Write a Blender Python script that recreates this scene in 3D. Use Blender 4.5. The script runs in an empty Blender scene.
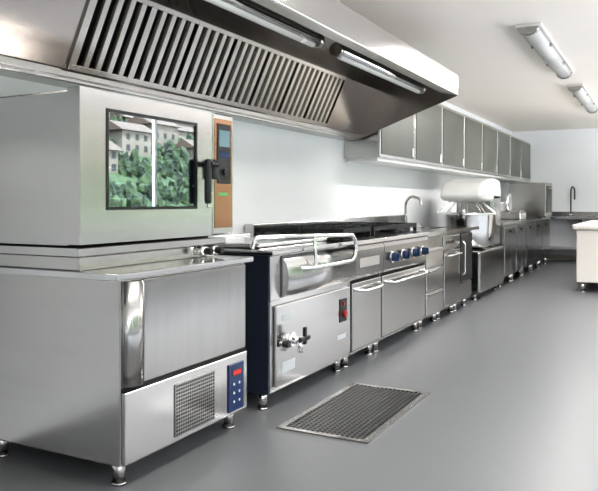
import bpy, math, random, bmesh
from mathutils import Vector
random.seed(3)
sc = bpy.context.scene
COL = sc.collection
sc.view_settings.view_transform = 'Standard'
try:
    sc.view_settings.look = 'Medium High Contrast'
except Exception:
    sc.view_settings.look = 'None'
sc.view_settings.exposure = 1.12

# ---------------------------------------------------------------- materials
def pmat(name, col, rough=0.5, metal=0.0, noise=None, bump=0.0, scale=(1,1,1), nscale=5.0,
         emit=None, estr=0.0, spec=0.5, rvar=0.0, lo=.3, hi=.7, bdist=.002):
    m = bpy.data.materials.new(name); m.use_nodes = True
    nt = m.node_tree; b = nt.nodes['Principled BSDF']
    b.inputs['Base Color'].default_value = (*col, 1)
    b.inputs['Roughness'].default_value = rough
    b.inputs['Metallic'].default_value = metal
    b.inputs['Specular IOR Level'].default_value = spec
    if emit:
        b.inputs['Emission Color'].default_value = (*emit, 1)
        b.inputs['Emission Strength'].default_value = estr
    if noise is not None or bump or rvar:
        tc = nt.nodes.new('ShaderNodeTexCoord'); mp = nt.nodes.new('ShaderNodeMapping')
        mp.inputs['Scale'].default_value = scale
        n = nt.nodes.new('ShaderNodeTexNoise'); n.inputs['Scale'].default_value = nscale
        n.inputs['Detail'].default_value = 4
        nt.links.new(tc.outputs['Object'], mp.inputs[0]); nt.links.new(mp.outputs[0], n.inputs['Vector'])
        if noise is not None:
            r = nt.nodes.new('ShaderNodeValToRGB')
            r.color_ramp.elements[0].position = lo; r.color_ramp.elements[1].position = hi
            r.color_ramp.elements[0].color = (*col, 1); r.color_ramp.elements[1].color = (*noise, 1)
            nt.links.new(n.outputs['Fac'], r.inputs[0]); nt.links.new(r.outputs[0], b.inputs['Base Color'])
        if rvar:
            mr = nt.nodes.new('ShaderNodeMapRange')
            mr.inputs['To Min'].default_value = rough - rvar; mr.inputs['To Max'].default_value = rough + rvar
            nt.links.new(n.outputs['Fac'], mr.inputs[0]); nt.links.new(mr.outputs[0], b.inputs['Roughness'])
        if bump:
            bp = nt.nodes.new('ShaderNodeBump'); bp.inputs['Strength'].default_value = bump
            bp.inputs['Distance'].default_value = bdist
            nt.links.new(n.outputs['Fac'], bp.inputs['Height']); nt.links.new(bp.outputs[0], b.inputs['Normal'])
    return m

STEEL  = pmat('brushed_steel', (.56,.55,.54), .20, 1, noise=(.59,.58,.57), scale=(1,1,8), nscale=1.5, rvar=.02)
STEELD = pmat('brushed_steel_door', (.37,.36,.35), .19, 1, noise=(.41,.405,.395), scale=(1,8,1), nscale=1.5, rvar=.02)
STEELT = pmat('steel_worktop', (.68,.68,.68), .13, 1, rvar=.02, nscale=3)
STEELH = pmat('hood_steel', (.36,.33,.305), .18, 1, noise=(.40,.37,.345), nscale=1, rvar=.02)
STEELB = pmat('filter_steel', (.48,.46,.43), .22, 1, rvar=.02)
REFLW = pmat('warm_reflection_paint', (.46,.25,.15), .25, 1, rvar=.02)  # brownish reflection on the steel column, put into the colour
CHROME = pmat('chrome', (.85,.85,.85), .08, 1, rvar=.02)
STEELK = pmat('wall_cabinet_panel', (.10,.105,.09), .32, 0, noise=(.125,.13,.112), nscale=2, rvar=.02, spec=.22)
GRID   = pmat('drain_grid_steel', (.28,.28,.28), .35, 1, rvar=.03)
SHADEST = pmat('shaded_side_paint', (.03,.04,.06), .35, .3, rvar=.04)  # dark reflection from the narrow gap, painted in as base colour
BLACK  = pmat('black_plastic', (.012,.012,.014), .35, rvar=.05)
IRON   = pmat('cast_iron', (.012,.013,.016), .6, .0, bump=.2, nscale=60)
GAP    = pmat('dark_recess', (.012,.012,.012), .8, rvar=.05)
NAVY   = pmat('control_panel_blue', (.01,.03,.10), .25, rvar=.03)
KNOB   = pmat('knob_blue', (.015,.035,.10), .25, rvar=.03)
RED    = pmat('red_display', (.5,.02,.02), .4, emit=(1,.05,.03), estr=.3, rvar=.02)
REDP   = pmat('red_plastic', (.35,.02,.02), .4, rvar=.02)
GREEN  = pmat('logo_green', (.1,.4,.15), .4, rvar=.02)
LCD    = pmat('display_lcd', (.10,.17,.20), .2, emit=(.3,.5,.55), estr=.05, rvar=.02)
WHITEP = pmat('white_enamel', (.70,.70,.69), .3, rvar=.05)
CREAM  = pmat('cream_panel', (.64,.61,.56), .4, rvar=.05)
LABEL  = pmat('label_paper', (.5,.53,.55), .6, rvar=.05)
DIFF   = pmat('lamp_diffuser', (.62,.62,.61), .25, rvar=.05)
WALL   = pmat('wall_paint', (.875,.89,.915), .8, noise=(.885,.90,.925), nscale=1.5)
CEIL   = pmat('ceiling_paint', (.93,.885,.83), .85, noise=(.94,.895,.84), nscale=1.2)
FLOOR  = pmat('grey_epoxy_floor', (.150,.153,.158), .36, noise=(.152,.155,.160), nscale=.5, lo=0, hi=1, spec=.4)
FRAME  = pmat('window_frame_white', (.8,.8,.8), .4, rvar=.05)
GRASS  = pmat('hill_grass', (.012,.025,.010), .9, noise=(.035,.055,.02), nscale=.9)
LEAF   = pmat('tree_foliage', (.003,.007,.003), .9, noise=(.028,.046,.014), nscale=2.2, bump=1.0, bdist=.3, lo=.38, hi=.7)
BOUNCE   = pmat('bounce_ground_pale', (.52,.50,.49), .8, noise=(.58,.56,.55), nscale=.8)  # pale colour for the added bounce ground
HWALL  = pmat('house_wall', (.085,.068,.055), .8, noise=(.105,.085,.07), nscale=1)
HROOF  = pmat('house_roof', (.045,.025,.02), .8, noise=(.06,.035,.025), nscale=2)
GLASS = bpy.data.materials.new('tinted_oven_glass'); GLASS.use_nodes = True
nt = GLASS.node_tree; nt.nodes.clear()
o = nt.nodes.new('ShaderNodeOutputMaterial'); mx = nt.nodes.new('ShaderNodeMixShader')
tr = nt.nodes.new('ShaderNodeBsdfTransparent'); gl = nt.nodes.new('ShaderNodeBsdfGlossy')
gl.inputs['Roughness'].default_value = .0; gl.inputs['Color'].default_value = (.82,.96,1,1)
tr.inputs['Color'].default_value = (.68,.74,.74,1); mx.inputs[0].default_value = .38
nt.links.new(tr.outputs[0], mx.inputs[1]); nt.links.new(gl.outputs[0], mx.inputs[2]); nt.links.new(mx.outputs[0], o.inputs[0])

# ---------------------------------------------------------------- helpers
def root(name, loc):
    e = bpy.data.objects.new(name, None); e.empty_display_size = .1; e.location = loc
    COL.objects.link(e); return e
def add(name, me, mat, rt):
    ob = bpy.data.objects.new(name, me); COL.objects.link(ob)
    if mat: me.materials.append(mat)
    if rt is not None:
        ob.parent = rt; ob.location = -rt.location
    return ob
def mesh(rt, name, V, F, mat, bevel=0, seg=2, smooth=False):
    me = bpy.data.meshes.new(name); me.from_pydata([tuple(v) for v in V], [], F); me.update()
    bm = bmesh.new(); bm.from_mesh(me); bmesh.ops.recalc_face_normals(bm, faces=bm.faces); bm.to_mesh(me); bm.free()
    if smooth:
        for p in me.polygons: p.use_smooth = True
    ob = add(name, me, mat, rt)
    if bevel:
        b = ob.modifiers.new('bevel', 'BEVEL'); b.width = bevel; b.segments = seg
        b.limit_method = 'ANGLE'; b.angle_limit = math.radians(35)
    return ob
BF = [(0,1,2,3),(7,6,5,4),(0,4,5,1),(1,5,6,2),(2,6,7,3),(3,7,4,0)]
def bv(x0,x1,y0,y1,z0,z1):
    return [(x0,y0,z0),(x1,y0,z0),(x1,y1,z0),(x0,y1,z0),(x0,y0,z1),(x1,y0,z1),(x1,y1,z1),(x0,y1,z1)]
def box(rt, name, x0,x1,y0,y1,z0,z1, mat, bevel=.004, seg=2):
    return mesh(rt, name, bv(x0,x1,y0,y1,z0,z1), BF, mat, bevel, seg)
def boxes(rt, name, L, mat, bevel=0):
    V=[];F=[]
    for b in L:
        n=len(V); V+=bv(*b); F+=[tuple(i+n for i in f) for f in BF]
    return mesh(rt, name, V, F, mat, bevel)
def prism_y(rt, name, prof, y0, y1, mat, bevel=0, smooth=False):
    n=len(prof); V=[(x,y0,z) for x,z in prof]+[(x,y1,z) for x,z in prof]
    F=[tuple(range(n)), tuple(range(2*n-1,n-1,-1))]+[(i,(i+1)%n,n+(i+1)%n,n+i) for i in range(n)]
    ob=mesh(rt,name,V,F,mat,bevel)
    if smooth:
        for p in ob.data.polygons: p.use_smooth = len(p.vertices)==4
    return ob
def cyl(rt, name, p0, p1, r, mat, r2=None, seg=24, bevel=0):
    p0=Vector(p0);p1=Vector(p1); d=(p1-p0).normalized()
    a = d.orthogonal().normalized(); b=d.cross(a)
    r2 = r if r2 is None else r2
    V=[p0+(a*math.cos(t)+b*math.sin(t))*r for t in [2*math.pi*i/seg for i in range(seg)]]
    V+=[p1+(a*math.cos(t)+b*math.sin(t))*r2 for t in [2*math.pi*i/seg for i in range(seg)]]
    F=[tuple(range(seg)),tuple(range(2*seg-1,seg-1,-1))]+[(i,(i+1)%seg,seg+(i+1)%seg,seg+i) for i in range(seg)]
    ob=mesh(rt,name,V,F,mat,bevel)
    for p in ob.data.polygons: p.use_smooth = len(p.vertices)==4
    return ob
def lathe(rt, name, c, prof, mat, seg=32):
    V=[];F=[]
    for r,z in prof:
        for i in range(seg):
            t=2*math.pi*i/seg; V.append((c[0]+r*math.cos(t), c[1]+r*math.sin(t), z))
    for j in range(len(prof)-1):
        for i in range(seg):
            F.append((j*seg+i,j*seg+(i+1)%seg,(j+1)*seg+(i+1)%seg,(j+1)*seg+i))
    return mesh(rt,name,V,F,mat,smooth=True)
def tube(rt, name, pts, r, mat):
    cu=bpy.data.curves.new(name,'CURVE'); cu.dimensions='3D'; cu.bevel_depth=r; cu.bevel_resolution=4; cu.use_fill_caps=True
    P=[Vector(p) for p in pts]
    Q=[P[0]]
    for i in range(1,len(P)-1):
        a,b,c=P[i-1],P[i],P[i+1]
        k=min(.05,(a-b).length*.45,(c-b).length*.45)
        s=b+(a-b).normalized()*k; e=b+(c-b).normalized()*k
        for j in range(6):
            t=j/5; Q.append(s*(1-t)**2+b*2*t*(1-t)+e*t*t)
    Q.append(P[-1])
    sp=cu.splines.new('POLY'); sp.points.add(len(Q)-1)
    for i,q in enumerate(Q): sp.points[i].co=(*q,1)
    tmp=bpy.data.objects.new('tmp',cu); COL.objects.link(tmp)
    me=bpy.data.meshes.new_from_object(tmp); bpy.data.objects.remove(tmp)
    for p in me.polygons: p.use_smooth=True
    me.materials.clear()
    return add(name,me,mat,rt)
def feet(rt, pts, h=.1, r=.028):
    for i,(x,y) in enumerate(pts):
        cyl(rt,f'foot_{i+1}',(x,y,0.0),(x,y,.012),r*1.15,STEEL,seg=20)
        cyl(rt,f'foot_stem_{i+1}',(x,y,.012),(x,y,h+.004),r*.9,STEEL,r2=r*1.1,seg=20)

WX=-2.9; RX=2.5; YB=15.4; YF=-3.0; CH=2.7
# ---------------------------------------------------------------- room shell
box(None,'floor',WX-.15,RX+.15,YF-.15,YB+.15,-.12,0,FLOOR,0)
box(None,'ceiling',WX-.15,RX+.15,YF-.15,YB+.15,CH,CH+.12,CEIL,0)
box(None,'wall_left',WX-.15,WX,YF-.15,YB+.15,0,CH,WALL,0)
box(None,'wall_back',WX,RX,YB,YB+.15,0,CH,WALL,0)
box(None,'wall_front',WX,RX,YF-.15,YF,0,CH,WALL,0)
wins=[(-2.4,1.2),(1.7,5.9),(6.4,10.4),(10.9,14.9)]
L=[(RX,RX+.15,YF-.15,YB+.15,0,.85),(RX,RX+.15,YF-.15,YB+.15,2.55,CH)]
prev=YF-.15
for a,b in wins:
    L.append((RX,RX+.15,prev,a,.85,2.55)); prev=b
L.append((RX,RX+.15,prev,YB+.15,.85,2.55))
boxes(None,'wall_right',L,WALL)
for i,(a,b) in enumerate(wins):
    r=root(f'window_{i+1}',(RX+.07,(a+b)/2,.85))
    x0,x1=RX+.05,RX+.1; t=.05
    boxes(r,'frame',[(x0,x1,a,b,.85,.85+t),(x0,x1,a,b,2.55-t,2.55),(x0,x1,a,a+t,.85+t,2.55-t),(x0,x1,b-t,b,.85+t,2.55-t),
        (x0,x1,(a+b)/2-t/2,(a+b)/2+t/2,.85+t,2.55-t)],FRAME)
    box(r,'sill',RX-.06,RX+.05,a-.03,b+.03,.82,.85,FRAME,.005)
box(None,'baseboard_back',WX+.001,RX-.001,YB-.015,YB-.001,0,.1,CREAM,.003)

# ---------------------------------------------------------------- outside
box(None,'bounce_ground',2.66,12.5,-30,60,-.3,-.05,BOUNCE,0)  # unseen pale ground, added to bounce neutral light up to the ceiling
def hz(x,y):
    return -.2+max(0,(x-12))*.42+ .8*math.sin(x*.21+y*.13)*min(1,max(0,(x-12)/8))
V=[];F=[];NX,NY=38,60
for j in range(NY):
    for i in range(NX):
        x=12.4+i*2.0; y=-30+j*2.6; V.append((x,y,hz(x,y)))
for j in range(NY-1):
    for i in range(NX-1):
        a=j*NX+i; F.append((a,a+1,a+NX+1,a+NX))
mesh(None,'hillside_ground',V,F,GRASS,smooth=True)
hv=root('hillside_village',(25,33,0))
bm=bmesh.new(); bmesh.ops.create_icosphere(bm,subdivisions=2,radius=1)
IV=[v.co.copy() for v in bm.verts]; IF=[tuple(v.index for v in f.verts) for f in bm.faces]; bm.free()
houses=[(20,27.5,1.4,2.2,.8),(18.3,23.6,1.2,1.5,.7),(22,32,1.8,2.4,1.1),(24.5,37.5,2.0,2.6,1.2),(26,30.5,2.0,2.4,1.1),(28,41,2.4,3,1.3),(19.5,32.5,1.2,1.5,.6),(26,34.3,1.8,2.2,1.1)]
V=[];F=[];cnt=0
while cnt<5200:
    if cnt<4700: x=random.uniform(14.5,40); y=random.uniform(17,54); s=random.uniform(.10,.30)*(1+max(0,x-18)*.05)
    else: x=random.uniform(18,60); y=random.uniform(-20,95); s=random.uniform(.9,2.0)
    cnt+=1
    big=s>=.9 and cnt>4700
    if not big and any(-s-1.6<x-h[0]<h[2]/2+s and abs(y-h[1])<h[3]/2+s*.5 for h in houses): continue
    if big and (x<42 and 17<y<54): continue
    z=hz(x,y)+s*.7; n=len(V); e=random.uniform(1,2.8)
    for v in IV:
        w=1+random.uniform(-.35,.35); V.append((x+v.x*s*w,y+v.y*s*w,z+v.z*s*e*w))
    F+=[tuple(i+n for i in f) for f in IF]
mesh(hv,'trees',V,F,LEAF)
for k,(x,y,w,d,h) in enumerate(houses):
    z=hz(x,y)
    box(hv,f'walls_{k}',x-w/2,x+w/2,y-d/2,y+d/2,z-1,z+h,HWALL,0)
    prism_y(hv,f'roof_{k}',[(x-w/2-.2,z+h),(x+w/2+.2,z+h),(x,z+h+.5)],y-d/2-.2,y+d/2+.2,HROOF)
    boxes(hv,f'windows_{k}',[(x-w/2-.02,x-w/2+.02,y+o-.12,y+o+.12,z+zz,z+zz+.3) for o in (-d/3.3,0.0,d/3.3) for zz in (-.2,.35)],GAP)

# ---------------------------------------------------------------- blast chiller (under combi oven)
X=-2.0
r=root('blast_chiller',(-2.42,2.7,0))
y0,y1=2.226,3.19
feet(r,[(X-.06,y0+.06),(X-.06,y1-.06),(-2.78,y0+.06),(-2.78,y1-.06)])
box(r,'cabinet_body',-2.86,X,y0,y1,.1,.875,STEEL,.004)
box(r,'lower_panel',X+.001,X+.022,y0+.004,y1-.004,.103,.408,STEEL,.006)
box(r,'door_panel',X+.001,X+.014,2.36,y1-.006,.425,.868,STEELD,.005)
box(r,'panel_gap',X,X+.010,y0+.01,y1-.01,.4085,.4245,GAP,0)
n=14; pc=2.292
pts=[(X+.002+.045*math.sin(math.pi*i/n), pc-.058*math.cos(math.pi*i/n)) for i in range(n+1)]
m=len(pts); V=[(a,b,.43) for a,b in pts]+[(a,b,.868) for a,b in pts]
F=[tuple(range(m)),tuple(range(2*m-1,m-1,-1))]+[(i,(i+1)%m,m+(i+1)%m,m+i) for i in range(m)]
ob=mesh(r,'door_pull',V,F,STEEL)
for p in ob.data.polygons: p.use_smooth=len(p.vertices)==4
g0,g1,h0,h1=2.563,2.872,.13,.365
box(r,'vent_recess',X+.0225,X+.0235,g0,g1,h0,h1,GAP,0)
L=[]
for i in range(19):
    y=g0+i*(g1-g0)/18; L.append((X+.023,X+.0275,y-.003,y+.003,h0,h1))
for i in range(15):
    z=h0+i*(h1-h0)/14; L.append((X+.023,X+.0280,g0,g1,z-.003,z+.003))
boxes(r,'vent_mesh',L,STEELD)
box(r,'control_panel',X+.022,X+.03,3.0,3.14,.12,.365,NAVY,.003)
box(r,'temperature_display',X+.03,X+.032,3.03,3.11,.30,.335,BLACK,.001)
boxes(r,'display_digits',[(X+.032,X+.0325,3.04+i*.018,3.052+i*.018,.307,.328) for i in range(4)],RED)
for i in range(3):
    for j in range(2):
        cyl(r,f'button_{i}_{j}',(X+.03,3.045+j*.05,.26-i*.045),(X+.032,3.045+j*.05,.26-i*.045),.007,LABEL,seg=16)
box(r,'worktop',-2.885,X+.03,y0-.05,y1+.05,.876,.906,STEELT,.006,3)

# ---------------------------------------------------------------- combi oven
r=root('combi_oven',(-2.5,2.7,.907))
D=-2.14
box(r,'base_tray',-2.82,-2.20,2.2,3.2,.907,.965,STEEL,.004)
box(r,'base_gap',-2.80,-2.24,2.22,3.2,.965,1.012,GAP,0)
box(r,'base_skirt',-2.84,D-.03,2.16,3.27,.97,1.006,STEEL,.004)
box(r,'oven_body',-2.86,D-.075,2.155,3.285,1.014,1.672,STEEL,.008)
wy0,wy1,wz0,wz1=2.294,2.957,1.165,1.606
dy0,dy1,dz0,dz1=2.14,3.09,1.022,1.68
xa,xb=D-.07,D
boxes(r,'door_frame',[(xa,xb,dy0,wy0,dz0,dz1),(xa,xb,wy1,dy1,dz0,dz1),(xa,xb,wy0,wy1,dz0,wz0),(xa,xb,wy0,wy1,wz1,dz1)],STEEL)
g=.014
boxes(r,'window_gasket',[(xb-.02,xb+.003,wy0,wy1,wz0,wz0+g),(xb-.02,xb+.003,wy0,wy1,wz1-g,wz1),(xb-.02,xb+.003,wy0,wy0+g,wz0+g,wz1-g),(xb-.02,xb+.003,wy1-g,wy1,wz0+g,wz1-g)],BLACK)
box(r,'oven_cavity',D-.0745,D-.068,wy0-.02,wy1+.02,wz0-.02,wz1+.02,GAP,0)
for i in range(6):
    z=wz0+.05+i*.068
    cyl(r,f'rack_{i+1}',(D-.045,wy0+.005,z),(D-.045,wy1-.005,z),.004,CHROME,seg=8)
boxes(r,'rack_uprights',[(D-.055,D-.05,y,y+.008,wz0+.01,wz1-.01) for y in (2.42,2.62,2.82)],CHROME)
box(r,'door_glass',D-.008,D-.004,wy0+.01,wy1-.01,wz0+.01,wz1-.01,GLASS,0)
box(r,'control_column',D-.07,D,3.098,3.30,1.022,1.68,STEEL,.008)
box(r,'painted_reflection',D,D+.003,3.115,3.285,1.06,1.65,REFLW,.002)  # thin strip that carries the column's painted warm reflection
box(r,'touch_panel',D+.003,D+.007,3.135,3.265,1.30,1.625,BLACK,.003)
box(r,'display',D+.007,D+.008,3.15,3.25,1.50,1.59,LCD,.001)
box(r,'display_footer',D+.007,D+.008,3.15,3.248,1.44,1.475,NAVY,.001)
cyl(r,'selector_knob',(D+.007,3.2,1.365),(D+.02,3.2,1.365),.02,BLACK,seg=28,bevel=.003)
box(r,'logo_bar',D+.003,D+.004,3.15,3.24,1.235,1.25,GREEN,.0)  # plain bar in place of the green logo, lettering left out
tube(r,'handle_arm',[(D-.01,3.09,1.40),(D+.045,3.085,1.40),(D+.05,3.0,1.40)],.016,BLACK)
box(r,'handle_grip',D+.03,D+.06,2.97,3.012,1.19,1.425,BLACK,.014,4)
box(r,'handle_mount',D,D+.04,3.05,3.10,1.32,1.425,BLACK,.012,3)
box(r,'latch',D,D+.012,3.05,3.085,1.17,1.25,CHROME,.004)
for i,y in enumerate((3.05,3.15)):
    cyl(r,f'drain_knob_{i+1}',(-2.20,y,.94),(-2.11,y,.94),.019,BLACK,seg=20,bevel=.003)
    cyl(r,f'drain_collar_{i+1}',(-2.20,y,.94),(-2.15,y,.94),.024,CHROME,seg=20)

# ---------------------------------------------------------------- tilting bratt pan
r=root('tilting_bratt_pan',(-2.42,4.0,0))
y0,y1=3.45,4.595
feet(r,[(X-.07,y0+.05),(X-.07,y1-.07),(-2.78,y0+.07),(-2.78,y1-.07)])
box(r,'body',-2.86,X,y0+.02,y1,.1,.895,STEEL,.004)
box(r,'side_panel',-2.86,X-.002,y0,y0+.019,.1,.895,SHADEST,.002)  # side face with the gap's shade painted on
box(r,'front_door',X+.001,X+.018,y0+.06,y1-.015,.13,.60,STEEL,.006)
prof=[(X-.03,.63),(X+.03,.645),(X+.055,.69),(X+.062,.76),(X+.05,.83),(X+.02,.88),(X-.03,.893)]
prism_y(r,'rounded_fascia',prof,y0+.13,y1-.005,STEEL,smooth=True)
box(r,'fascia_column',X-.02,X+.012,y0+.005,y0+.115,.63,.893,STEEL,.006)
box(r,'worktop',-2.885,X+.05,y0-.03,y1,.896,.925,STEELT,.008,3)
box(r,'pan_lid',-2.74,-2.12,y0+.1,y1-.10,.926,.952,STEELT,.012,4)
box(r,'lid_hinge',-2.84,-2.76,y0+.1,y1-.1,.926,.965,STEEL,.01)
tube(r,'hand_rail',[(-2.14,3.5,.93),(-2.12,3.5,.995),(-1.93,3.75,.995),(-1.90,4.42,.975),(-1.89,4.46,.93),(-1.89,4.46,.84),(-1.89,4.40,.80),(-1.89,3.80,.80),(-1.96,3.76,.80)],.014,CHROME)
tube(r,'rail_post',[(-1.91,3.86,.99),(-1.90,3.86,.80)],.011,CHROME)
vy,vz=3.70,.375
cyl(r,'valve_flange',(X+.018,vy,vz),(X+.03,vy,vz),.045,CHROME,bevel=.003)
cyl(r,'valve_body',(X+.03,vy,vz),(X+.10,vy,vz),.024,CHROME)
cyl(r,'valve_spout',(X+.075,vy,vz+.01),(X+.075,vy,vz-.07),.018,CHROME)
box(r,'valve_lever',X+.095,X+.115,vy-.07,vy+.06,vz+.0,vz+.03,BLACK,.008,3)
box(r,'valve_lever_arm',X+.095,X+.115,vy-.015,vy+.015,vz-.02,vz+.085,BLACK,.008,3)
cyl(r,'valve_knob_left',(X+.03,vy-.13,vz-.0),(X+.07,vy-.13,vz-.0),.022,BLACK,bevel=.004)
cyl(r,'valve_knob_stem',(X+.016,vy-.13,vz-.0),(X+.032,vy-.13,vz-.0),.012,CHROME)
box(r,'switch_panel',X+.018,X+.023,4.39,4.51,.37,.53,BLACK,.003)
cyl(r,'indicator_lamp',(X+.023,4.45,.495),(X+.03,4.45,.495),.014,REDP,seg=16)
cyl(r,'switch_knob',(X+.023,4.45,.425),(X+.045,4.45,.425),.024,REDP,seg=20,bevel=.003)
box(r,'rating_plate',X+.018,X+.0195,3.58,3.74,.20,.26,LABEL,0)
box(r,'maker_plate',X+.018,X+.0195,3.58,3.70,.50,.54,LABEL,0)
box(r,'warning_plate',X+.018,X+.0195,4.36,4.5,.255,.285,LABEL,0)

# ---------------------------------------------------------------- stove and range
def grates(r,y0,y1,n):
    w=(y1-y0)/n; L=[]
    for k in range(n):
        for (xa,xb) in ((-2.76,-2.43),(-2.41,-2.06)):
            a=y0+k*w+.006; b=y0+(k+1)*w-.006; z0,z1=.970,1.005
            L+=[(xa,xb,a,a+.02,z0,z1),(xa,xb,b-.02,b,z0,z1),(xa,xa+.02,a+.02,b-.02,z0,z1),(xb-.02,xb,a+.02,b-.02,z0,z1)]
            cx=(xa+xb)/2; cy=(a+b)/2
            for q in (-.09,0,.09):
                L+=[(xa+.02,xb-.02,cy+q-.007,cy+q+.007,z0,z1+.004)]
                L+=[(cx+q-.007,cx+q+.007,a+.02,b-.02,z0+.004,z1+.002)]
            for (px,py) in ((xa,a),(xb-.025,a),(xa,b-.025),(xb-.025,b-.025)):
                L.append((px,px+.025,py,py+.025,.922,z0))
            cyl(r,'burner_ring',(cx,cy,.922),(cx,cy,.945),.09,IRON,r2=.08,seg=28)
            cyl(r,'burner_cap',(cx,cy,.945),(cx,cy,.96),.06,BLACK,seg=28)
    boxes(r,'pan_supports',L,IRON)
def handle(r,y0,y1,z,name='door_handle'):
    tube(r,name,[(X+.015,y0,z+.02),(X+.06,y0+.02,z+.012),(X+.065,y0+.1,z),(X+.065,y1-.1,z),(X+.06,y1-.02,z+.012),(X+.015,y1,z+.02)],.013,CHROME)
for nm,y0,y1,nk,ng in (('gas_stove',4.605,5.195,1,1),('gas_range',5.205,6.34,4,2)):
    r=root(nm,(-2.42,(y0+y1)/2,0))
    feet(r,[(X-.07,y0+.06),(X-.07,y1-.06),(-2.78,y0+.06),(-2.78,y1-.06)])
    box(r,'body',-2.86,X,y0,y1,.1,.88,STEEL,.004)
    box(r,'door',X+.001,X+.02,y0+.012,y1-.012,.13,.615,STEEL,.006)
    box(r,'door_gap',X+.0005,X+.004,y0+.006,y1-.006,.12,.635,GAP,0)
    prism_y(r,'control_fascia',[(X-.03,.64),(X+.02,.64),(X+.03,.66),(X+.045,.85),(X+.03,.885),(X-.03,.885)],y0+.002,y1-.002,STEELD,.004)
    box(r,'worktop',-2.885,X+.05,y0,y1,.886,.922,STEELT,.008,3)
    box(r,'burner_well',-2.79,-2.03,y0+.012,y1-.012,.922,.925,IRON,0)
    box(r,'back_riser',-2.885,-2.80,y0,y1,.922,1.03,STEEL,.005)
    grates(r,y0+.02,y1-.02,ng)
    handle(r,y0+.06,y1-.06,.55)
    for i in range(nk):
        if nk==1: continue
        y=y0+(y1-y0)*(i+.7)/(nk+.3); z=.755
        cyl(r,f'knob_bezel_{i+1}',(X+.036,y,z),(X+.045,y,z),.047,CHROME,seg=28)
        cyl(r,f'knob_{i+1}',(X+.045,y,z),(X+.085,y,z),.038,KNOB,r2=.032,seg=28,bevel=.003)
        box(r,f'knob_grip_{i+1}',X+.085,X+.097,y-.007,y+.007,z-.03,z+.03,KNOB,.003)
    if nk==1:
        box(r,'trim_plate',X+.036,X+.041,y0+.1,y1-.1,.72,.79,STEEL,.002)

# ---------------------------------------------------------------- drawer cabinet, dishwasher, bottle cooler, sink
r=root('drawer_cabinet',(-2.42,6.65,0)); y0,y1=6.36,6.93
feet(r,[(X-.07,y0+.06),(X-.07,y1-.06),(-2.78,y0+.06),(-2.78,y1-.06)])
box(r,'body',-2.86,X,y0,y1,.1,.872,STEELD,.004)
for i,(a,b) in enumerate(((.12,.34),(.355,.56),(.575,.75))):
    box(r,f'drawer_front_{i+1}',X+.001,X+.02,y0+.012,y1-.012,a,b,STEEL,.005)
    box(r,f'drawer_pull_{i+1}',X+.02,X+.04,y0+.05,y1-.05,b-.03,b-.012,STEELD,.004)
r=root('dishwasher',(-2.42,7.25,0)); y0,y1=6.94,7.58
feet(r,[(X-.07,y0+.06),(X-.07,y1-.06),(-2.78,y0+.06),(-2.78,y1-.06)])
box(r,'body',-2.86,X,y0,y1,.1,.872,STEELD,.004)
box(r,'door',X+.001,X+.025,y0+.012,y1-.012,.14,.70,STEELD,.006)
box(r,'control_strip',X+.001,X+.02,y0+.012,y1-.012,.72,.85,STEEL,.004)
boxes(r,'buttons',[(X+.02,X+.024,y0+.1+i*.08,y0+.14+i*.08,.77,.80) for i in range(4)],BLACK)
tube(r,'door_handle',[(X+.02,y0+.08,.65),(X+.06,y0+.08,.65),(X+.06,y1-.08,.65),(X+.02,y1-.08,.65)],.012,CHROME)
r=root('bottle_cooler',(-2.42,7.85,0)); y0,y1=7.59,8.12
feet(r,[(X-.07,y0+.06),(X-.07,y1-.06),(-2.78,y0+.06),(-2.78,y1-.06)])
box(r,'body',-2.86,X,y0,y1,.1,.872,STEELD,.004)
box(r,'glass_door',X+.001,X+.025,y0+.015,y1-.015,.32,.85,BLACK,.006)
box(r,'kick_grille',X+.001,X+.015,y0+.015,y1-.015,.12,.30,STEELD,.004)
tube(r,'door_handle',[(X+.02,y0+.06,.4),(X+.055,y0+.06,.42),(X+.055,y0+.06,.75),(X+.02,y0+.06,.77)],.01,CHROME)
r=root('sink_counter',(-2.42,7.3,.875))
y0,y1=6.355,8.40; sy0,sy1,sx0,sx1=7.35,7.95,-2.65,-2.2
boxes(r,'worktop',[(-2.885,sx0,y0,y1,.875,.912),(sx1,X+.035,y0,y1,.875,.912),(sx0,sx1,y0,sy0,.875,.912),(sx0,sx1,sy1,y1,.875,.912)],STEELT)
box(r,'basin_floor',sx0,sx1,sy0,sy1,.876,.882,STEELD,0)
box(r,'splash_back',-2.885,-2.86,y0,y1,.912,1.04,STEEL,.004)
cyl(r,'faucet_base',(-2.74,7.98,.912),(-2.74,7.98,.95),.03,CHROME)
tube(r,'faucet_spout',[(-2.74,7.98,.94),(-2.74,7.98,1.20),(-2.66,7.93,1.27),(-2.52,7.85,1.24),(-2.5,7.83,1.16)],.016,STEELD)
tube(r,'faucet_lever',[(-2.74,7.98,1.0),(-2.68,7.85,1.06)],.010,CHROME)
r=root('stacked_trays',(-2.4,7.0,.913))
for i in range(3):
    box(r,f'tray_{i+1}',-2.65,-2.3,6.85,7.2,.913+i*.022,.93+i*.022,STEEL,.004)

# ---------------------------------------------------------------- spiral mixer
r=root('spiral_mixer',(-2.25,9.2,0))
feet(r,[(-2.08,8.62),(-2.08,9.8),(-2.5,8.62),(-2.5,9.8)],h=.08)
box(r,'base_housing',-2.58,-1.98,8.52,9.92,.08,.60,STEELD,.03,4)
box(r,'column',-2.52,-2.02,9.42,9.92,.60,1.32,STEELD,.04,4)
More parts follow.
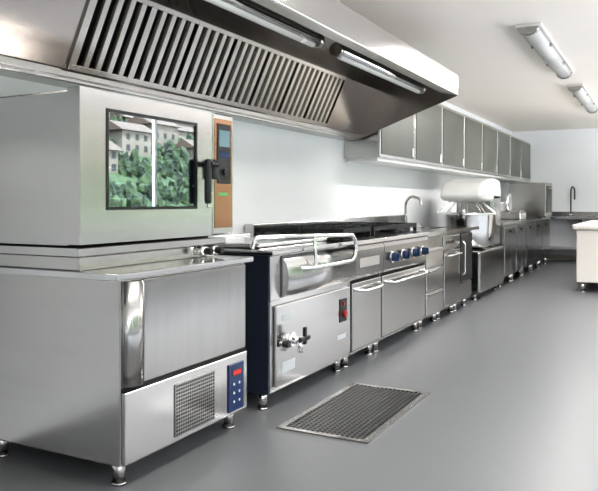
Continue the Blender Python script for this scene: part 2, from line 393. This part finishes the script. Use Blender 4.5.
# head: side profile in (y,z), extruded over x, tapering towards the bowl
hp=[(9.94,1.22),(9.94,1.44),(9.86,1.50),(9.60,1.52),(9.20,1.50),(8.90,1.44),(8.74,1.36),(8.70,1.27),(8.76,1.22),(9.10,1.20)]
n=len(hp); V=[(-2.54,y,z) for y,z in hp]+[(-2.02,y,z) for y,z in hp]
F=[tuple(range(n)),tuple(range(2*n-1,n-1,-1))]+[(i,(i+1)%n,n+(i+1)%n,n+i) for i in range(n)]
mesh(r,'head',V,F,WHITEP,.05,4)
lathe(r,'bowl',(-2.27,8.96),[(.02,.61),(.24,.61),(.31,.66),(.36,.82),(.38,1.04),(.39,1.06),(.37,1.06),(.35,1.02),(.32,.82),(.02,.68)],CHROME)
for k in range(10):
    t=2*math.pi*k/10
    tube(r,f'guard_bar_{k}',[(-2.27+.37*math.cos(t),8.96+.37*math.sin(t),1.065),(-2.27+.2*math.cos(t),8.96+.2*math.sin(t),1.215)],.006,CHROME)
cyl(r,'mixing_arm',(-2.27,8.88,1.25),(-2.27,8.88,.74),.02,CHROME)

# ---------------------------------------------------------------- long base cabinets
edges=[9.98,10.85,11.7,12.55,13.4,14.3]
for i in range(5):
    y0,y1=edges[i]+.005,edges[i+1]-.005
    r=root('base_cabinet' if i==0 else f'base_cabinet.{i:03d}',(-2.42,(y0+y1)/2,0))
    feet(r,[(X-.07,y0+.06),(X-.07,y1-.06),(-2.78,y0+.06),(-2.78,y1-.06)],h=.14)
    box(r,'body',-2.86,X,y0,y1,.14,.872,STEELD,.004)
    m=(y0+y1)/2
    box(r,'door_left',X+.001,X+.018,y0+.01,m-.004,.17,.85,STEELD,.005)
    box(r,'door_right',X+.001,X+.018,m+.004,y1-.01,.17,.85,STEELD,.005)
    box(r,'pulls',X+.018,X+.03,m-.03,m+.03,.76,.80,BLACK,.003)
    box(r,'worktop',-2.885,X+.03,y0-.003,y1+.003,.873,.91,STEELT,.004)
    box(r,'splash_back',-2.885,-2.86,y0-.003,y1+.003,.91,1.02,STEEL,.003)
r=root('countertop_oven',(-2.25,13.8,.911))
box(r,'body',-2.60,-1.93,13.45,14.25,.93,1.56,STEELD,.01)
boxes(r,'legs',[(-2.58,-2.54,13.5,13.54,.911,.93),(-2.07,-2.03,13.5,13.54,.911,.93),(-2.58,-2.54,14.15,14.19,.911,.93),(-2.07,-2.03,14.15,14.19,.911,.93)],BLACK)
box(r,'door',-1.93,-1.915,13.5,14.05,1.0,1.5,BLACK,.005)
tube(r,'door_handle',[(-1.92,13.55,1.45),(-1.88,13.55,1.45),(-1.88,14.0,1.45),(-1.92,14.0,1.45)],.01,CHROME)
r=root('slicing_machine',(-2.3,12.2,.911))
box(r,'base',-2.55,-2.1,11.9,12.4,.911,1.03,STEEL,.02,3)
cyl(r,'blade_guard',(-2.35,12.05,1.18),(-2.30,12.05,1.18),.16,CHROME,seg=36)
box(r,'motor_block',-2.5,-2.36,12.0,12.25,1.03,1.2,WHITEP,.03,3)
box(r,'carriage',-2.27,-2.12,11.95,12.3,1.03,1.06,STEEL,.005)

# ---------------------------------------------------------------- back work table & shower tap
r=root('prep_table',(-1.0,15.0,0))
tx0,tx1,ty0,ty1=-2.75,.8,14.62,15.36
box(r,'table_top',tx0,tx1,ty0,ty1,.86,.91,STEELD,.005)
box(r,'splash_back',tx0,tx1,15.34,15.37,.91,1.0,STEELD,.003)
box(r,'undershelf',tx0+.03,tx1-.03,ty0+.05,ty1-.03,.25,.28,STEELD,.004)
for i,x in enumerate((tx0+.05,-1.45,-.6,.2,tx1-.05)):
    for j,y in enumerate((ty0+.05,ty1-.06)):
        cyl(r,f'leg_{i}_{j}',(x,y,0),(x,y,.875),.022,STEELD,seg=16)
box(r,'drawer_block',-1.42,-.65,ty0+.02,ty1-.1,.6,.858,STEELD,.004)
r=root('pre_rinse_tap',(-1.7,15.2,.912))
cyl(r,'base',(-1.7,15.2,.912),(-1.7,15.2,.96),.03,CHROME)
tube(r,'riser',[(-1.7,15.2,.95),(-1.7,15.2,1.45),(-1.66,15.1,1.52),(-1.6,14.95,1.46),(-1.6,14.95,1.25)],.014,BLACK)

# ---------------------------------------------------------------- island counter
r=root('island_counter',(-.2,11.2,0))
ix0,ix1,iy0,iy1=-1.08,.9,9.98,12.6
box(r,'top',ix0-.02,ix1+.02,iy0-.02,iy1+.02,.83,.90,CREAM,.025,4)
box(r,'body',ix0+.03,ix1-.03,iy0+.03,iy1-.03,.13,.829,CREAM,.01)
feet(r,[(ix0+.1,iy0+.1),(ix1-.1,iy0+.1),(ix0+.1,iy1-.1),(ix1-.1,iy1-.1),(-.08,iy0+.1)],h=.13,r=.032)

# ---------------------------------------------------------------- wall cabinets
cx=-2.52; w=1.1; ys=6.52
for i in range(8):
    y0=ys+i*w; y1=y0+w-.004
    if i==7: y1=YB-.1
    r=root('wall_cabinet' if i==0 else f'wall_cabinet.{i:03d}',(-2.7,(y0+y1)/2,1.64))
    box(r,'carcass',WX+.004,cx,y0,y1,1.64,2.44,STEEL,.003)
    box(r,'door_frame',cx+.001,cx+.014,y0+.008,y1-.008,1.65,2.43,STEEL,.004)
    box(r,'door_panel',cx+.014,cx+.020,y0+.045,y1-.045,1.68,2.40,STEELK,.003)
    box(r,'handle',cx+.02,cx+.034,y1-.13,y1-.08,1.70,1.80,CHROME,.003)
    box(r,'light_pelmet',WX+.03,cx-.01,y0+.002,y1-.002,1.61,1.639,WHITEP,.003)

# ---------------------------------------------------------------- extractor hood
r=root('extractor_hood',(-2.3,3.7,1.82))
hy0,hy1=.9,6.45
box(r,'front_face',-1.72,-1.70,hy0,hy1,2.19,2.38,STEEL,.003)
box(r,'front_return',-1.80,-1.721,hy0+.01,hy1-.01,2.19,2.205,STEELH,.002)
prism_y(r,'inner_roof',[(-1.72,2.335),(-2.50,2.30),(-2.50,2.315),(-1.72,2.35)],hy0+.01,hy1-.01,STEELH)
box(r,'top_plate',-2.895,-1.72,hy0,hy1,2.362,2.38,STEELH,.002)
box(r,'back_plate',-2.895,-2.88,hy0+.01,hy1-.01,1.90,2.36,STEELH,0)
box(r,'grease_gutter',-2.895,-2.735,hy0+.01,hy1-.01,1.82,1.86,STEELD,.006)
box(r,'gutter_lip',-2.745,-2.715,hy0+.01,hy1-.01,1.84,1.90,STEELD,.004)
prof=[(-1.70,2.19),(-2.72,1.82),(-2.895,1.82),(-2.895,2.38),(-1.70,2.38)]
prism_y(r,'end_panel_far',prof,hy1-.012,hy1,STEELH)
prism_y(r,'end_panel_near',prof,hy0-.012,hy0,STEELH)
bx,bz,tx,tz=-2.70,1.88,-2.50,2.305
l=math.hypot(tx-bx,tz-bz); d=((tx-bx)/l,(tz-bz)/l); nrm=(d[1],-d[0])
def slab(name,y0,y1,s0,s1,o0,o1,mat,bevel=0):
    P=lambda s,o:(bx+d[0]*s+nrm[0]*o, bz+d[1]*s+nrm[1]*o)
    prism_y(r,name,[P(s0,o0),P(s1,o0),P(s1,o1),P(s0,o1)],y0,y1,mat,bevel)
fy0,fy1=2.61,5.67
slab('filter_back',fy0,fy1,0,l,-.04,-.035,GAP)
slab('blank_panel_near',hy0+.01,fy0-.002,0,l,-.02,0,STEELH)
slab('blank_panel_far',fy1+.002,hy1-.014,0,l,-.02,0,STEELH)
slab('filter_rail_bottom',fy0,fy1,0,.03,-.02,.012,STEELB,.002)
slab('filter_rail_top',fy0,fy1,l-.03,l,-.02,.012,STEELB,.002)
N=35; sp=(fy1-fy0)/N; V=[];F=[]
for k in range(N):
    a=fy0+k*sp+.004; b=a+sp*.55
    pr=[(a,-.022),(a+.006,.008),(b-.006,.008),(b,-.022)]
    n=len(V)
    for s in (.03,l-.03):
        for (y,o_) in pr:
            V.append((bx+d[0]*s+nrm[0]*o_, y, bz+d[1]*s+nrm[1]*o_))
    F+=[tuple(n+i for i in f) for f in ((0,1,2,3),(7,6,5,4),(0,4,5,1),(1,5,6,2),(2,6,7,3),(3,7,4,0))]
mesh(r,'filter_baffles',V,F,STEELB)
for k in range(0,8):
    y=fy0+(fy1-fy0)*k/7
    slab(f'filter_joint_{k}',y-.006,y+.006,.02,l-.02,-.01,.014,STEELB)
for k,(a,b) in enumerate(((1.2,3.87),(4.17,5.93))):
    cyl(r,f'lamp_housing_{k+1}',(-1.90,a,2.20),(-1.90,b,2.20),.04,STEELT,seg=28)
    cyl(r,f'lamp_tube_{k+1}',(-1.905,a+.05,2.165),(-1.905,b-.05,2.165),.022,DIFF,seg=20)
    for e,y in enumerate((a,b)):
        cyl(r,f'lamp_cap_{k+1}_{e}',(-1.90,y-.02,2.195),(-1.90,y+.02,2.195),.046,STEELH,seg=24)
    for e,y in enumerate((a+.3,b-.3)):
        box(r,f'lamp_bracket_{k+1}_{e}',-1.915,-1.885,y-.02,y+.02,2.23,2.335,STEELH,.002)

# ---------------------------------------------------------------- ceiling lights
for k,(a,b) in enumerate(((6.1,8.5),(9.5,12.0),(1.6,4.1))):
    r=root('fluorescent_ceiling_light' if k==0 else f'fluorescent_ceiling_light.{k:03d}',(-1.0,(a+b)/2,CH))
    xc=-1.02
    box(r,'base_tray',xc-.105,xc+.105,a,b,CH-.03,CH-.001,WHITEP,.004)
    n=12; pr=[(xc-.075*math.cos(math.pi*i/n), CH-.031-.055*math.sin(math.pi*i/n)) for i in range(n+1)]
    prism_y(r,'diffuser',pr,a+.05,b-.05,DIFF,smooth=True)
    for e,(u,v) in enumerate(((a-.01,a+.05),(b-.05,b+.01))):
        pr=[(xc-.085*math.cos(math.pi*i/n), CH-.03-.065*math.sin(math.pi*i/n)) for i in range(n+1)]
        prism_y(r,f'end_cap_{e+1}',pr,u,v,STEELD,smooth=True)
    for e,t in enumerate((.3,.7)):
        y=a+(b-a)*t
        boxes(r,f'clip_{e+1}',[(xc-.09,xc-.072,y-.02,y+.02,CH-.06,CH-.03),(xc+.072,xc+.09,y-.02,y+.02,CH-.06,CH-.03)],STEELD)

# ---------------------------------------------------------------- floor drain
r=root('floor_drain_grate',(-1.565,3.75,0))
gx0,gx1,gy0,gy1=-1.825,-1.305,3.23,4.265; f=.035
boxes(r,'frame',[(gx0,gx1,gy0,gy0+f,0.0005,.008),(gx0,gx1,gy1-f,gy1,0.0005,.008),(gx0,gx0+f,gy0+f,gy1-f,0.0005,.008),(gx1-f,gx1,gy0+f,gy1-f,0.0005,.008)],STEELD)
box(r,'drain_pit',gx0+f,gx1-f,gy0+f,gy1-f,.0005,.0012,GAP,0)
L=[]
n=16
for i in range(1,n):
    x=gx0+f+(gx1-gx0-2*f)*i/n; L.append((x-.003,x+.003,gy0+f,gy1-f,.0012,.007))
n=30
for i in range(1,n):
    y=gy0+f+(gy1-gy0-2*f)*i/n; L.append((gx0+f,gx1-f,y-.0035,y+.0035,.0012,.0065))
boxes(r,'grid',L,GRID)

# ---------------------------------------------------------------- light
w=bpy.data.worlds.new('daylight'); sc.world=w; w.use_nodes=True
nt=w.node_tree; bg=nt.nodes['Background']
tc=nt.nodes.new('ShaderNodeTexCoord'); sx=nt.nodes.new('ShaderNodeSeparateXYZ'); rp=nt.nodes.new('ShaderNodeValToRGB')
rp.color_ramp.elements[0].color=(1,.98,.96,1); rp.color_ramp.elements[1].color=(.75,.86,1,1)
nt.links.new(tc.outputs['Generated'],sx.inputs[0]); nt.links.new(sx.outputs['Z'],rp.inputs[0]); nt.links.new(rp.outputs[0],bg.inputs[0])
bg.inputs[1].default_value=6.5
s=bpy.data.lights.new('sun','SUN'); s.energy=12; s.color=(1,.97,.93); s.angle=.02
so=bpy.data.objects.new('sun',s); COL.objects.link(so)
so.rotation_euler=Vector((.5,.3,-.8)).to_track_quat('-Z','Y').to_euler(); so.location=(-10,-5,20)
for k,(a,b) in enumerate(((6.1,8.5),(9.5,12.0),(1.6,4.1))):
    al=bpy.data.lights.new(f'ceiling_fill_{k+1}','AREA'); al.shape='RECTANGLE'; al.size=.15; al.size_y=b-a-.2
    al.energy=22; al.color=(1,.97,.94)  # fill light added below the fixtures, whose own tubes are off
    ao=bpy.data.objects.new(f'ceiling_fill_{k+1}',al); COL.objects.link(ao); ao.location=(-1.02,(a+b)/2,CH-.105)

# ---------------------------------------------------------------- camera
c=bpy.data.cameras.new('camera'); co=bpy.data.objects.new('camera',c); COL.objects.link(co)
c.sensor_width=36; c.lens=700/598*36; c.shift_y=-43.5/598
co.location=(0,0,1.2); co.rotation_euler=(math.radians(90),0,math.atan2(366,700))
sc.camera=co
